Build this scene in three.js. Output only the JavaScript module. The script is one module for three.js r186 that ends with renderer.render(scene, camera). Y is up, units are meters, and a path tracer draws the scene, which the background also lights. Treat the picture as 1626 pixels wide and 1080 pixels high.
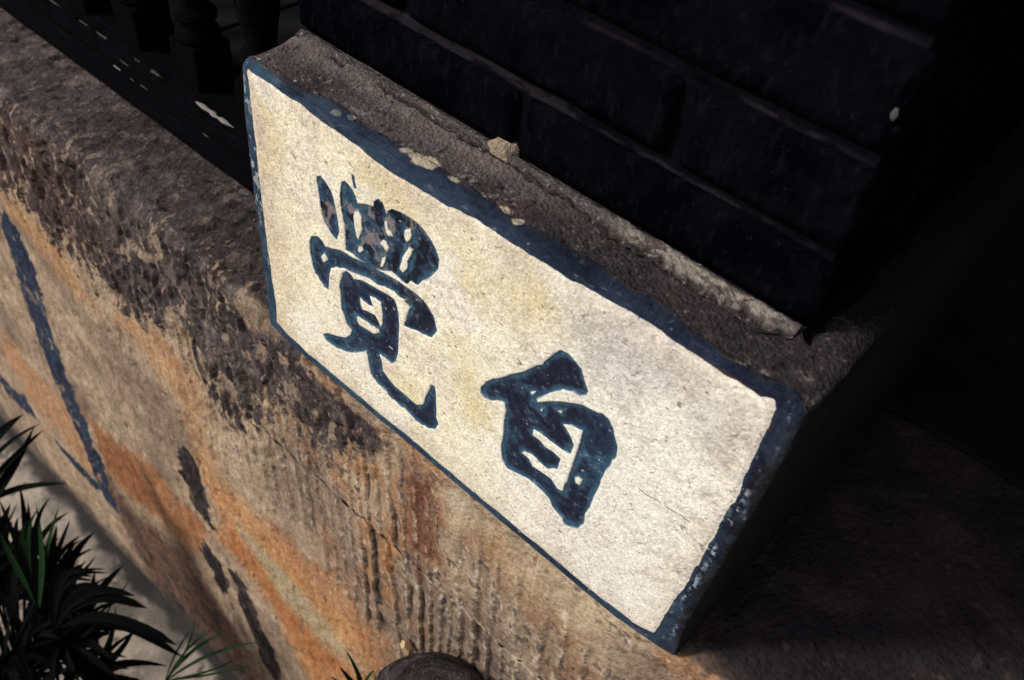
import * as THREE from 'three';
import { mergeGeometries, mergeVertices } from 'three/addons/utils/BufferGeometryUtils.js';
import { RoundedBoxGeometry } from 'three/addons/geometries/RoundedBoxGeometry.js';

// ---------------------------------------------------------------- camera, sky, sun, exposure
const scene = new THREE.Scene();
const camera = new THREE.PerspectiveCamera(40.545, 1024 / 680, 0.05, 600);
camera.position.set(0.71598, 0.84054, 0.4705);
camera.up.set(-0.52642, 0.69733, -0.48643);
camera.lookAt(0.71598 - 0.41533, 0.84054 - 0.71012, 0.4705 - 0.56853);
camera.focus = 0.93;
camera.userData.fStop = 7.5;
scene.add(camera);

const renderer = new THREE.WebGLRenderer({ antialias: true });
renderer.setSize(1024, 680);
renderer.toneMapping = THREE.LinearToneMapping;
renderer.toneMappingExposure = 1.28;
renderer.shadowMap.enabled = true;

const SUN = new THREE.Vector3(-1.25, 1.2, 1.3).normalize();
{ // an even overcast sky, brighter round the hidden sun and paler low down
  const w = 256, h = 128, d = new Float32Array(w * h * 4), v = new THREE.Vector3();
  for (let j = 0; j < h; j++) for (let i = 0; i < w; i++) {
    const la = ((j + 0.5) / h - 0.5) * Math.PI, lo = ((i + 0.5) / w - 0.5) * 2 * Math.PI, k = (j * w + i) * 4;
    v.set(Math.cos(lo) * Math.cos(la), Math.sin(la), Math.sin(lo) * Math.cos(la));
    const near = Math.max(0, v.dot(SUN)), up = Math.max(0, v.y);
    const L = v.y < 0 ? 0.16 : 0.4 + 0.2 * up + 0.4 * near ** 6;
    d[k] = L * 0.96; d[k + 1] = L * 0.985; d[k + 2] = L * 1.06; d[k + 3] = 1;
  }
  const sky = new THREE.DataTexture(d, w, h, THREE.RGBAFormat, THREE.FloatType);
  sky.mapping = THREE.EquirectangularReflectionMapping; sky.magFilter = THREE.LinearFilter; sky.needsUpdate = true;
  scene.background = sky; scene.environment = sky;
}
const sun = new THREE.DirectionalLight(0xfff8f0, 2.3);
sun.position.copy(SUN).multiplyScalar(12);
sun.castShadow = true; sun.shadow.radius = 14; sun.shadow.mapSize.set(2048, 2048);
Object.assign(sun.shadow.camera, { left: -4, right: 4, top: 4, bottom: -4, near: 0.5, far: 30 });
scene.add(sun, sun.target);

// ---------------------------------------------------------------- helpers
let seed = 7;
const rnd = () => { seed = (seed * 1664525 + 1013904223) >>> 0; return seed / 4294967296; };
const TAB = new Float32Array(65536); for (let i = 0; i < 65536; i++) TAB[i] = rnd();
const fl = Math.floor;
function vn(x, y) {                                             // value noise, 0..1
  const xi = fl(x), yi = fl(y); let u = x - xi, v = y - yi;
  u = u * u * (3 - 2 * u); v = v * v * (3 - 2 * v);
  const a = (yi & 255) << 8, b = ((yi + 1) & 255) << 8, c = xi & 255, e = (xi + 1) & 255;
  const p = TAB[a | c], q = TAB[a | e], r = TAB[b | c], s = TAB[b | e];
  return p + (q - p) * u + (r + (s - r) * u - p - (q - p) * u) * v;
}
function fbm(x, y, n = 4) { let a = 0.5, s = 0, t = 0; for (let i = 0; i < n; i++) { s += a * vn(x, y); t += a; a *= 0.55; const q = x * 1.62 - y * 1.21 + 17.3; y = x * 1.21 + y * 1.62 + 9.7; x = q; } return s / t; }
function v3(x, y, z) { return vn(x + z * 0.71 + 31.1, y - z * 0.53) * 0.5 + vn(y + 11.7 + z * 0.37, z + x * 0.29 - 5.1) * 0.5; }
const sm = (a, b, x) => { x = (x - a) / (b - a); x = x < 0 ? 0 : x > 1 ? 1 : x; return x * x * (3 - 2 * x); };
const clamp = (x, a, b) => x < a ? a : x > b ? b : x;
const mixc = (c, d, t) => { if (t <= 0) return c; if (t > 1) t = 1; c[0] += (d[0] - c[0]) * t; c[1] += (d[1] - c[1]) * t; c[2] += (d[2] - c[2]) * t; return c; };
function texture(w, h, fn, srgb, repeat) {                      // fn(u, v, i, j) -> [r, g, b] 0..255 or a number 0..1
  const d = new Uint8Array(w * h * 4);
  for (let j = 0; j < h; j++) for (let i = 0; i < w; i++) {
    const c = fn((i + 0.5) / w, (j + 0.5) / h), k = (j * w + i) * 4;
    if (srgb) { d[k] = clamp(c[0], 0, 255); d[k + 1] = clamp(c[1], 0, 255); d[k + 2] = clamp(c[2], 0, 255); } else d[k] = d[k + 1] = d[k + 2] = clamp(c * 255, 0, 255);
    d[k + 3] = 255;
  }
  const t = new THREE.DataTexture(d, w, h); t.magFilter = THREE.LinearFilter; t.minFilter = THREE.LinearMipmapLinearFilter; t.generateMipmaps = true;
  if (srgb) t.colorSpace = THREE.SRGBColorSpace;
  if (repeat) t.wrapS = t.wrapT = THREE.RepeatWrapping;
  t.needsUpdate = true; return t;
}
// distance to polygons, sampled on a grid so that textures and geometry can share it
function segDist(P, x, y) {                                      // signed: negative inside
  let d = 1e9, inside = false; const n = P.length;
  for (let i = 0, j = n - 2; i < n; j = i, i += 2) {
    const ax = P[j], ay = P[j + 1], bx = P[i], by = P[i + 1], ex = bx - ax, ey = by - ay, wx = x - ax, wy = y - ay;
    const t = clamp((wx * ex + wy * ey) / (ex * ex + ey * ey + 1e-12), 0, 1), qx = wx - ex * t, qy = wy - ey * t;
    d = Math.min(d, qx * qx + qy * qy);
    if ((ay > y) !== (by > y) && x < ((bx - ax) * (y - ay)) / (by - ay) + ax) inside = !inside;
  }
  return (inside ? -1 : 1) * Math.sqrt(d);
}
function field(x0, y0, x1, y1, step, fn) {
  const w = Math.ceil((x1 - x0) / step) + 1, h = Math.ceil((y1 - y0) / step) + 1, g = new Float32Array(w * h);
  for (let j = 0; j < h; j++) for (let i = 0; i < w; i++) g[j * w + i] = fn(x0 + i * step, y0 + j * step);
  return (x, y) => {
    const fx = clamp((x - x0) / step, 0, w - 1.001), fy = clamp((y - y0) / step, 0, h - 1.001), i = fl(fx), j = fl(fy), u = fx - i, v = fy - j, k = j * w + i;
    return (g[k] * (1 - u) + g[k + 1] * u) * (1 - v) + (g[k + w] * (1 - u) + g[k + w + 1] * u) * v;
  };
}
const union = (polys, x, y) => { let d = 1; for (const p of polys) d = Math.min(d, segDist(p, x, y)); return d; };
const taken = {};
function numbered(n) { const k = (taken[n] = (taken[n] ?? -1) + 1); return k ? n + '_' + String(k).padStart(3, '0') : n; }
function thing(name, label, category, pos = [0, 0, 0], group) {
  const o = new THREE.Group(); o.name = numbered(name); o.position.set(...pos); o.userData = { label, category, kind: 'thing' };
  if (group) o.userData.group = group;
  scene.add(o); return o;
}
function part(name, geo, mat, parent, label) {
  const m = new THREE.Mesh(geo, mat); m.name = name; m.castShadow = m.receiveShadow = true;
  if (label) m.userData.label = label;
  parent.add(m); return m;
}
function struct(name, geo, mat) { const m = part(numbered(name), geo, mat, scene); m.userData.kind = 'structure'; return m; }
function grid(us, vs, fn, uvf) {                                 // a sheet: fn(u, v) -> [x, y, z]
  const nu = us.length, nv = vs.length, p = new Float32Array(nu * nv * 3), t = new Float32Array(nu * nv * 2), ix = [];
  for (let j = 0; j < nv; j++) for (let i = 0; i < nu; i++) { const k = j * nu + i; p.set(fn(us[i], vs[j]), k * 3); t.set(uvf(us[i], vs[j]), k * 2); }
  for (let j = 0; j < nv - 1; j++) for (let i = 0; i < nu - 1; i++) { const k = j * nu + i; ix.push(k, k + 1, k + nu + 1, k, k + nu + 1, k + nu); }
  const g = new THREE.BufferGeometry();
  g.setAttribute('position', new THREE.BufferAttribute(p, 3)); g.setAttribute('uv', new THREE.BufferAttribute(t, 2)); g.setIndex(ix); g.computeVertexNormals();
  return g;
}
const range = (a, b, step) => { const n = Math.max(1, Math.round((b - a) / step)), r = []; for (let i = 0; i <= n; i++) r.push(a + (b - a) * i / n); return r; };
const box = (x0, y0, z0, x1, y1, z1) => { const g = new THREE.BoxGeometry(x1 - x0, y1 - y0, z1 - z0); g.translate((x0 + x1) / 2, (y0 + y1) / 2, (z0 + z1) / 2); return g; };
const matte = (o) => new THREE.MeshPhysicalMaterial({ roughness: 0.95, specularIntensity: 0.35, ...o });

// ---------------------------------------------------------------- outlines in metres on the stone faces (x to the right, y up)
const INK_A = [
[.1085,.2863,.1141,.2901,.1217,.2866,.1275,.2814,.1314,.2744,.1335,.2662,.1357,.2573,.1377,.2466,.1395,.2372,.1336,.2213,.1283,.2242,.1232,.2296,.1172,.2343,.1132,.2425,.1113,.2533,.1104,.2645,.1085,.275],
[.1457,.3,.1501,.3038,.1551,.3024,.1616,.2993,.1656,.2932,.1679,.2876,.1813,.294,.1912,.2969,.1913,.3032,.1969,.3091,.2025,.309,.2065,.3031,.2081,.2986,.2092,.3025,.217,.3092,.2279,.3122,.2402,.3134,.2508,.3131,.26,.3099,.2677,.3051,.2741,.2981,.2791,.2888,.2783,.277,.2728,.2661,.2655,.2568,.258,.2481,.2519,.2388,.2423,.2368,.2376,.2306,.231,.2292,.226,.2305,.2194,.233,.216,.2331,.2009,.2246,.1905,.2194,.1783,.2176,.1678,.2179,.1657,.2182,.1586,.2184,.1478,.2162,.1472,.2236,.1487,.2352,.1476,.2496,.1446,.2611,.1434,.272,.1433,.2861],
[.0895,.1923,.0941,.2016,.1031,.2071,.1105,.2054,.1148,.2001,.1253,.2043,.1385,.2103,.1476,.2121,.1566,.2124,.1692,.2158,.1832,.2187,.1954,.2204,.2144,.2243,.2261,.2259,.2377,.226,.2491,.2261,.2605,.2247,.2688,.2196,.2739,.2145,.2751,.2146,.2814,.1976,.2749,.1835,.2583,.1786,.2356,.1712,.239,.1887,.2443,.2034,.2348,.2058,.2391,.2094,.2298,.2067,.2203,.2078,.2066,.2049,.1955,.2005,.1844,.2026,.17,.197,.1555,.1925,.1451,.1896,.141,.1878,.1294,.1803,.1215,.1742,.1178,.1609,.1156,.1422,.115,.139,.1088,.1397,.1012,.1429,.096,.1478,.0944,.147,.0906,.1599,.0888,.1739],
[.1402,.1798,.148,.1882,.1553,.1871,.1595,.1841,.1727,.191,.1842,.1929,.1983,.1947,.2108,.1975,.2204,.1977,.2239,.1923,.2268,.1825,.2284,.1663,.2273,.1448,.2269,.1218,.2228,.1083,.2184,.1019,.2111,.1021,.2007,.1014,.1984,.0996,.2021,.092,.2036,.078,.2119,.0724,.2225,.067,.2374,.0662,.2493,.0659,.2581,.0656,.2665,.0728,.2702,.0868,.2737,.1019,.2773,.1153,.2827,.1168,.2846,.108,.2864,.0883,.2874,.0705,.2914,.0614,.2864,.0496,.278,.0429,.2649,.0394,.253,.0411,.2409,.0444,.2289,.0421,.2166,.0431,.2058,.0485,.1935,.0511,.1842,.0578,.1805,.0705,.18,.0823,.1763,.0885,.1667,.0789,.1555,.0702,.1424,.0616,.1258,.0544,.1159,.0531,.106,.0534,.1022,.0592,.1102,.0666,.1269,.0746,.1417,.0826,.1517,.0953,.1536,.1041,.146,.1073,.1418,.1174,.1375,.1243,.136,.1417,.1354,.1591],
[.1607,.3177,.1639,.3175,.1646,.3118,.1665,.3054,.1643,.3038,.1625,.3093]];
const GAP_A = [
[.1633,.2764,.1693,.28,.1743,.2758,.1747,.2601,.1719,.2525,.1682,.2412,.1648,.2452,.1626,.2557,.1613,.2681],
[.168,.2343,.1733,.2376,.1758,.2339,.1703,.2266,.1663,.2272],
[.2057,.2888,.2089,.2894,.2121,.2829,.217,.2774,.2105,.2734,.2065,.2795],
[.204,.2665,.2089,.2666,.2122,.2599,.209,.252,.204,.2562,.1993,.2577],
[.2023,.2417,.2081,.247,.2081,.241,.2039,.2291,.1992,.2275],
[.2396,.2792,.2451,.2784,.243,.2699,.2385,.2597,.2387,.251,.2324,.2409,.2267,.2431,.2304,.2604],
[.2337,.2952,.242,.3023,.2438,.2944,.2409,.2871,.2364,.2814,.2323,.2874],
[.1676,.1636,.172,.1626,.1822,.163,.1895,.164,.1839,.1769,.1897,.1789,.201,.1802,.2038,.1661,.2038,.1496,.2001,.1428,.1965,.1499,.1922,.1551,.1806,.1522,.1717,.1486,.1688,.1535],
[.1614,.1315,.1668,.1332,.1773,.1345,.1862,.1353,.1979,.1383,.2001,.1343,.189,.1246,.177,.1229,.1664,.1209,.162,.1248],
[.1059,.1814,.1132,.191,.1174,.184,.1101,.1743]];
const INK_B = [
[.3453,.1588,.3451,.167,.3506,.1797,.358,.19,.3677,.199,.3769,.2109,.39,.2247,.3975,.2351,.4038,.2451,.4105,.251,.4143,.2612,.4207,.2733,.4256,.2812,.428,.2824,.4351,.2833,.4429,.2801,.4497,.2763,.4546,.2672,.4606,.2577,.4599,.2511,.4536,.2458,.4464,.2453,.4377,.2405,.4293,.2329,.4214,.2212,.4151,.2121,.4101,.2045,.4118,.2007,.4249,.2139,.4355,.2223,.4471,.2302,.4584,.2374,.4675,.239,.4754,.2408,.4798,.244,.4873,.2425,.4939,.2357,.4967,.2294,.5022,.2193,.5042,.2057,.5017,.1975,.5016,.1901,.4983,.1795,.4967,.1658,.4967,.155,.4939,.1348,.493,.1159,.491,.102,.492,.0877,.4869,.0724,.4791,.0665,.4708,.0627,.467,.0692,.46,.0722,.453,.0752,.4479,.082,.4393,.0868,.4258,.0892,.4129,.0872,.4,.083,.3896,.0795,.3825,.0862,.3788,.1058,.3793,.1238,.378,.1458,.3784,.1618,.3755,.1704,.3713,.1696,.3589,.1598,.3506,.1563]];
const GAP_B = [
[.4132,.1637,.4203,.1657,.4278,.1651,.4379,.1638,.4476,.1638,.4586,.169,.4599,.1813,.4565,.1869,.4521,.1916,.4479,.195,.4433,.1975,.4521,.2034,.4592,.2058,.4661,.2094,.4661,.2086,.4658,.1926,.4653,.1715,.4639,.1535,.4618,.1326,.46,.108,.4529,.1057,.444,.1132,.4338,.1129,.4199,.1108,.4137,.1177,.4044,.1185,.4075,.1246,.4163,.1265,.4269,.124,.4371,.1242,.4478,.1347,.4499,.1508,.4409,.153,.43,.1519,.422,.1552,.4133,.1548],
[.4695,.1402,.4726,.1457,.478,.1456,.4766,.1347,.4713,.1341],
[.4016,.2079,.4076,.2129,.4062,.2072,.4043,.2049],
[.416,.1957,.4193,.1999,.4197,.1942,.4177,.1925],
[.434,.2093,.4393,.2133,.4401,.2087],
[.4877,.1869,.4903,.188,.4888,.1843],
[.4869,.1729,.4895,.1754,.4886,.1715],
[.4728,.1823,.4765,.1799,.4749,.1792]];
const PANEL = [0.0102,0.3598,0.0448,0.36,0.0824,0.3592,0.1185,0.355,0.1581,0.3545,0.1962,0.35,0.2371,0.3505,0.2762,0.3523,0.3206,0.3582,0.3702,0.3585,0.4038,0.36,0.4367,0.3585,0.4789,0.3651,0.5116,0.3648,0.5358,0.3643,0.5517,0.3638,0.5743,0.365,0.5966,0.3636,0.6048,0.3699,0.6097,0.3632,0.6113,0.342,0.6109,0.3,0.6134,0.2573,0.6117,0.2152,0.6123,0.1722,0.6116,0.1185,0.6084,0.0681,0.6054,0.006,0.58,-0.003,0.54,-0.0062,0.45,-0.0055,0.35,-0.004,0.25,-0.0015,0.15,-0.001,0.07,0.0012,0.03,0.0045,0.009,0.012,0.0114,0.0356,0.0091,0.1136,0.0086,0.1871,0.009,0.2464,0.0094,0.3009];
const BLUE_TOP = [-.0118,.3758,-.0022,.3821,.0149,.3782,.0286,.3781,.0442,.3787,.0649,.3787,.0841,.379,.1004,.3851,.1184,.3881,.1387,.3873,.1589,.387,.2075,.3867,.256,.389,.287,.3885,.322,.3858,.348,.3822,.3854,.39,.411,.3904,.4433,.392,.4696,.3894,.4811,.3946,.5026,.3921,.523,.3861,.5454,.3831,.5603,.3841,.5923,.3856,.6049,.3892,.6147,.3875,.6272,.3795];  // x, height unrolled over the arris
const DARK_EDGE = [-.8113,-.2326,-.7346,-.2322,-.6972,-.275,-.6156,-.2746,-.551,-.2238,-.5022,-.2215,-.46,-.248,-.4028,-.2682,-.3602,-.2533,-.276,-.1774,-.2294,-.1904,-.215,-.2493,-.2203,-.3209,-.1721,-.3122,-.1071,-.262,-.0267,-.2219,.0559,-.2197,.1426,-.1303,.1947,-.0572,.2438,-.0771,.2894,-.0408];
const BAND_A = [-.4939,-.3017,-.3765,-.2651,-.3007,-.2638,-.2387,-.2994,-.2403,-.3551,-.2474,-.453,-.2283,-.5306,-.1568,-.5437,-.0855,-.5449,.0018,-.5425,.0666,-.5348,.1274,-.56,.2175,-.5753,.1863,-.7405,.0778,-.91,-.0387,-.9494,-.0974,-.9105,-.1706,-.8505,-.2425,-.8003,-.2795,-.6964,-.3259,-.5754,-.3243,-.4386,-.3692,-.406,-.4367,-.3673,-.5006,-.3551];
const BAND_B = [-.7985,-.8895,-.6313,-.8307,-.5138,-.8191,-.4676,-.8572,-.3507,-.8262,-.3401,-.8543,-.4657,-1.0573,-.5403,-1.0432,-.6424,-1.1006,-.7729,-1.1267,-.8173,-1.0969,-.8219,-.9979];
const BAND_BROWN = [-.8743,-1.1472,-.7939,-1.1833,-.6684,-1.1807,-.4779,-1.1041,-.4215,-1.2073,-.3268,-1.2346,-.2736,-1.388,-.2119,-1.471,-.5327,-1.7405,-.7255,-1.594,-.8479,-1.4714];
const BAND_C = [-1.212,-.9204,-1.1036,-.917,-1.0091,-.933,-.9312,-.9492,-.8802,-1.0244,-.8622,-1.1893,-.9903,-1.2459,-1.0604,-1.1886,-1.1993,-1.205,-1.2057,-1.1065,-1.2854,-1.0464];
const BAND_D = [-.8162,-.2564,-.7501,-.2609,-.65,-.2863,-.605,-.3148,-.558,-.3682,-.628,-.3858,-.6861,-.3623,-.7742,-.3266,-.8268,-.2986];
const GREY_STREAK = [-.2572,-.6666,-.1784,-.6656,-.0683,-.6782,.0199,-.7134,.1205,-.7402,.186,-.7665,.0449,-.8515,-.0874,-.8308,-.1709,-.7676];
const BLUE_V = [-.8616,-.3189,-.8297,-.3529,-.8152,-.4392,-.8379,-.5489,-.8469,-.6578,-.8435,-.7763,-.8313,-.8976,-.8343,-.9947,-.8319,-1.127,-.8288,-1.2617,-.8353,-1.3272,-.8805,-1.3277,-.9111,-1.2158,-.9121,-1.0787,-.9399,-.9803,-.9471,-.8644,-.9514,-.7464,-.9466,-.6403,-.9318,-.5278,-.9168,-.4221,-.911,-.3787];
const BLUE_H = [-1.393,-1.2071,-1.3175,-1.2198,-1.2511,-1.1908,-1.2248,-1.2542,-1.2029,-1.2569,-1.2485,-1.2806,-1.3511,-1.3307,-1.4037,-1.311,-1.4383,-1.2843];
const BLUE_H2 = [-1.1371,-1.2696,-1.0833,-1.2785,-1.0063,-1.2614,-.9268,-1.2765,-.8742,-1.2802,-.8553,-1.3248,-.8868,-1.3284,-.961,-1.3226,-1.0603,-1.3338,-1.1133,-1.3152];
const MARK_A = [-.3687,-.5944,-.3409,-.5799,-.3246,-.6012,-.3192,-.6599,-.3114,-.73,-.3114,-.8224,-.3256,-.8289,-.3478,-.8137,-.3762,-.7894,-.38,-.7297,-.3903,-.6892];
const MARK_B = [-.3611,-.907,-.3434,-.9467,-.3142,-.9762,-.3018,-1.0141,-.338,-1.1123,-.3639,-1.0802,-.3788,-1.0222,-.3963,-.9981];
const MARK_C = [-.2856,-.9442,-.2531,-.9098,-.2363,-.9454,-.2128,-.995,-.1938,-1.0787,-.1589,-1.1238,-.1458,-1.2429,-.1925,-1.3324,-.2216,-1.2435,-.2404,-1.1462,-.2715,-1.0661,-.2778,-.9709];
const PATCH = [-.0928,-.0219,-.0404,.0212,-.0071,.0336,.0043,.009,.001,-.0159,-.0224,-.0276,-.0568,-.0378];
const TAN_UNDER = [.0549,-.0092,.1142,-.0078,.2006,-.0064,.2775,-.0098,.3192,-.0292,.2998,-.0427,.237,-.0672,.1926,-.0469,.1474,-.0386,.0765,-.0386];
const FANS = [
  ['A', [-0.753, -0.958, 0.360], [-0.733, -0.710, 0.123, -0.692, -0.732, 0.121, -0.671, -0.748, 0.126, -0.769, -0.700, 0.137, -0.818, -0.706, 0.180, -0.635, -0.786, 0.148]],
  ['B', [-0.506, -0.989, 0.307], [-0.612, -0.765, 0.192, -0.569, -0.805, 0.210, -0.558, -0.792, 0.186, -0.620, -0.778, 0.214, -0.625, -0.796, 0.240, -0.638, -0.802, 0.257, -0.634, -0.831, 0.290]],
  ['C', [-0.429, -0.969, 0.313], [-0.488, -0.861, 0.203, -0.473, -0.871, 0.206, -0.442, -0.885, 0.200, -0.413, -0.902, 0.201, -0.395, -0.888, 0.170, -0.366, -0.903, 0.167, -0.290, -0.945, 0.164, -0.270, -0.960, 0.168, -0.512, -0.857, 0.216]],
  ['D', [-0.259, -1.120, 0.201], [-0.142, -0.988, 0.039, -0.131, -1.032, 0.087, -0.220, -0.971, 0.075, -0.199, -0.975, 0.065, -0.236, -0.978, 0.096, -0.121, -1.025, 0.070, -0.085, -1.030, 0.051, -0.253, -0.990, 0.123]],
  ['E', [0.213, -0.676, 0.059], [0.176, -0.606, 0.068, 0.182, -0.592, 0.046, 0.211, -0.599, 0.035, 0.177, -0.620, 0.085, 0.230, -0.609, 0.032]],
  ['F', [-0.622, -1.087, 0.337], [-0.648, -0.985, 0.230, -0.706, -0.982, 0.269, -0.733, -1.007, 0.318, -0.589, -1.019, 0.229, -0.547, -1.045, 0.231]],
  ['G', [-0.474, -1.126, 0.366], [-0.425, -0.973, 0.227, -0.477, -0.960, 0.249, -0.532, -0.957, 0.286, -0.567, -0.982, 0.342, -0.376, -0.997, 0.221, -0.339, -1.032, 0.237]],
  ['H', [-0.405, -1.189, 0.307], [-0.348, -1.048, 0.176, -0.392, -1.033, 0.190, -0.438, -1.029, 0.219, -0.300, -1.082, 0.184, -0.471, -1.043, 0.261, -0.486, -1.066, 0.300]],
  ['I', [-0.481, -1.110, 0.439], [-0.453, -0.972, 0.334, -0.504, -0.959, 0.355, -0.548, -0.955, 0.383, -0.398, -1.003, 0.333, -0.369, -1.029, 0.344]]];
const BLUE_FOOT = [0,-.003,.05,-.010,.12,-.0115,.25,-.0125,.36,-.0155,.45,-.017,.56,-.0175,.61,-.009,.64,-.001,.66,0];
const BAND_E = [-0.315,-0.829,-0.255,-0.843,-0.196,-0.857,-0.142,-0.903,-0.102,-0.982,-0.048,-1.047,-0.011,-1.079,0.186,-0.793,0.093,-0.780,0.015,-0.767,-0.056,-0.753,-0.130,-0.753,-0.197,-0.748,-0.256,-0.748];

// ---------------------------------------------------------------- ground and sandstone wall
const GROUND = -1.62;
{
  const near = texture(1400, 1400, (u, v) => {
    const x = u * 4 - 3, z = v * 4 - 0.6, n = fbm(x * 9, z * 9, 5), f = vn(x * 160, z * 160);
    const c = mixc([164, 152, 138], [120, 111, 103], sm(0.35, 0.65, n)); mixc(c, [84, 78, 74], sm(0.6, 0.7, fbm(x * 30, z * 30 + 8, 4)) * 0.7); mixc(c, [170, 160, 146], sm(0.62, 0.8, fbm(x * 22 + 5, z * 22, 3)) * 0.6);
    c[0] += (f - 0.5) * 22; c[1] += (f - 0.5) * 22; c[2] += (f - 0.5) * 20;
    mixc(c, [44, 42, 42], (1 - sm(0.0, 0.03, z - 0.018 + (fbm(x * 11, z * 14 + 3, 4) - 0.5) * 0.07)) * 0.9);   // moss along the foot of the wall
    mixc(c, [70, 66, 62], sm(0.6, 0.75, fbm(x * 5 + 40, z * 5, 3)) * 0.5);
    return c;
  }, true, true);
  const gm = matte({ map: near });
  const xs = [-250, -60, -15, -3, 1, 8, 60, 250], zs = [-250, -60, -15, -0.6, 3.4, 15, 60, 250];
  struct('ground', grid(xs, [...zs].reverse(), (x, z) => [x, GROUND, z], (x, z) => [(x + 3) / 4, (z + 0.6) / 4]), gm);
}
const edgeAt = (P) => (x) => { for (let i = 0; i + 3 < P.length; i += 2) { const a = P[i], b = P[i + 2]; if (x >= a && x <= b) return P[i + 1] + (P[i + 3] - P[i + 1]) * (x - a) / (b - a + 1e-9); } return x < P[0] ? P[1] : P[P.length - 1]; };
const darkEdge = (() => { const pairs = []; for (let i = 0; i < DARK_EDGE.length; i += 2) pairs.push([DARK_EDGE[i], DARK_EDGE[i + 1]]); pairs.sort((a, b) => a[0] - b[0]); return edgeAt(pairs.flat()); })();
const WF = [-1.8, -1.7, 1.2, 0.2, 0.006];
const polyField = (P) => field(...WF, (x, y) => segDist(P, x, y));
const fA = polyField(BAND_A), fB = polyField(BAND_B), fBr = polyField(BAND_BROWN), fC = polyField(BAND_C), fD = polyField(BAND_D), fG = polyField(GREY_STREAK), fE = polyField(BAND_E), fP = polyField(PATCH), fT = polyField(TAN_UNDER);
const fBlue = field(-1.5, -1.4, -0.7, -0.2, 0.004, (x, y) => union([BLUE_V, BLUE_H, BLUE_H2], x, y));
const fMark = field(-0.5, -1.4, 0, -0.5, 0.004, (x, y) => union([MARK_A, MARK_B, MARK_C], x, y));
const SEAM = -0.283, JOINT = 0.293;
function grooves(x, y) {                                         // chisel furrows, 0 on the ridge to 1 in the furrow
  let reg = Math.max(sm(-0.75, -0.5, x) * sm(-0.55, -0.36, y) * 0.7, sm(0.0, 0.15, x)) * (x > JOINT ? sm(-0.06, -0.17, y) : 0.5 + 0.5 * sm(-0.05, -0.2, y));
  if (reg <= 0) return [0, 0];
  const right = x > JOINT && y > SEAM, pitch = right ? 0.033 : 0.0255, low = y < SEAM ? 0.4 : 0, xx = x + (vn(x * 17 + low * 20, 3.3) - 0.5) * 0.034 + (vn(x * 9, y * 6) - 0.5) * 0.003 + (vn(x * 70, y * 60) - 0.5) * 0.0035 + 0.06 * y + low;
  const cell = fl(xx / pitch), t = xx / pitch - cell, own = TAB[((cell & 255) * 179 + (right ? 31 : 0)) & 65535], str = (0.1 + 0.9 * own) * sm(0.2, 0.5, vn(cell * 3.7 + 1.3, y * 13)) * (0.45 + 0.55 * sm(0.15, 0.5, vn(cell * 5.3, y * 38)));
  const saw = t < 0.84 ? t / 0.84 : (1 - t) / 0.16;              // a slow rise and a steep drop
  return [clamp((1 - saw) * (0.3 + 0.7 * str) * reg, 0, 1), reg];
}
function wallHeight(x, h) {                                      // metres out from the stone's plane; h < 0 front, h > 0 ledge
  let o = (fbm(x * 9, h * 9, 4) - 0.5) * 0.012;
  const front = sm(0.01, -0.03, h), [g] = grooves(x, h);
  o -= g * 0.007 * front * (x < 0.2 ? 1 - 0.85 * sm(0.02, -0.02, fA(x, h)) : 1); o += (fbm(x * 55 + 70, h * 40, 3) - 0.5) * 0.004 * front;
  const d = sm(-0.06, 0.05, h - darkEdge(x) + (fbm(x * 14, h * 10, 3) - 0.5) * 0.12) * sm(0.3, 0.1, x) * front;   // flaking crust
  if (d > 0) { o += d * 0.003; o -= d * sm(0.52, 0.66, fbm(x * 40, h * 26, 3)) * 0.006; }
  o -= sm(0.55, 0.75, fbm(x * 30 + 9, h * 22, 3)) * 0.004 * (0.4 + 0.6 * sm(0.1, -0.15, x));
  return o;
}
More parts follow.
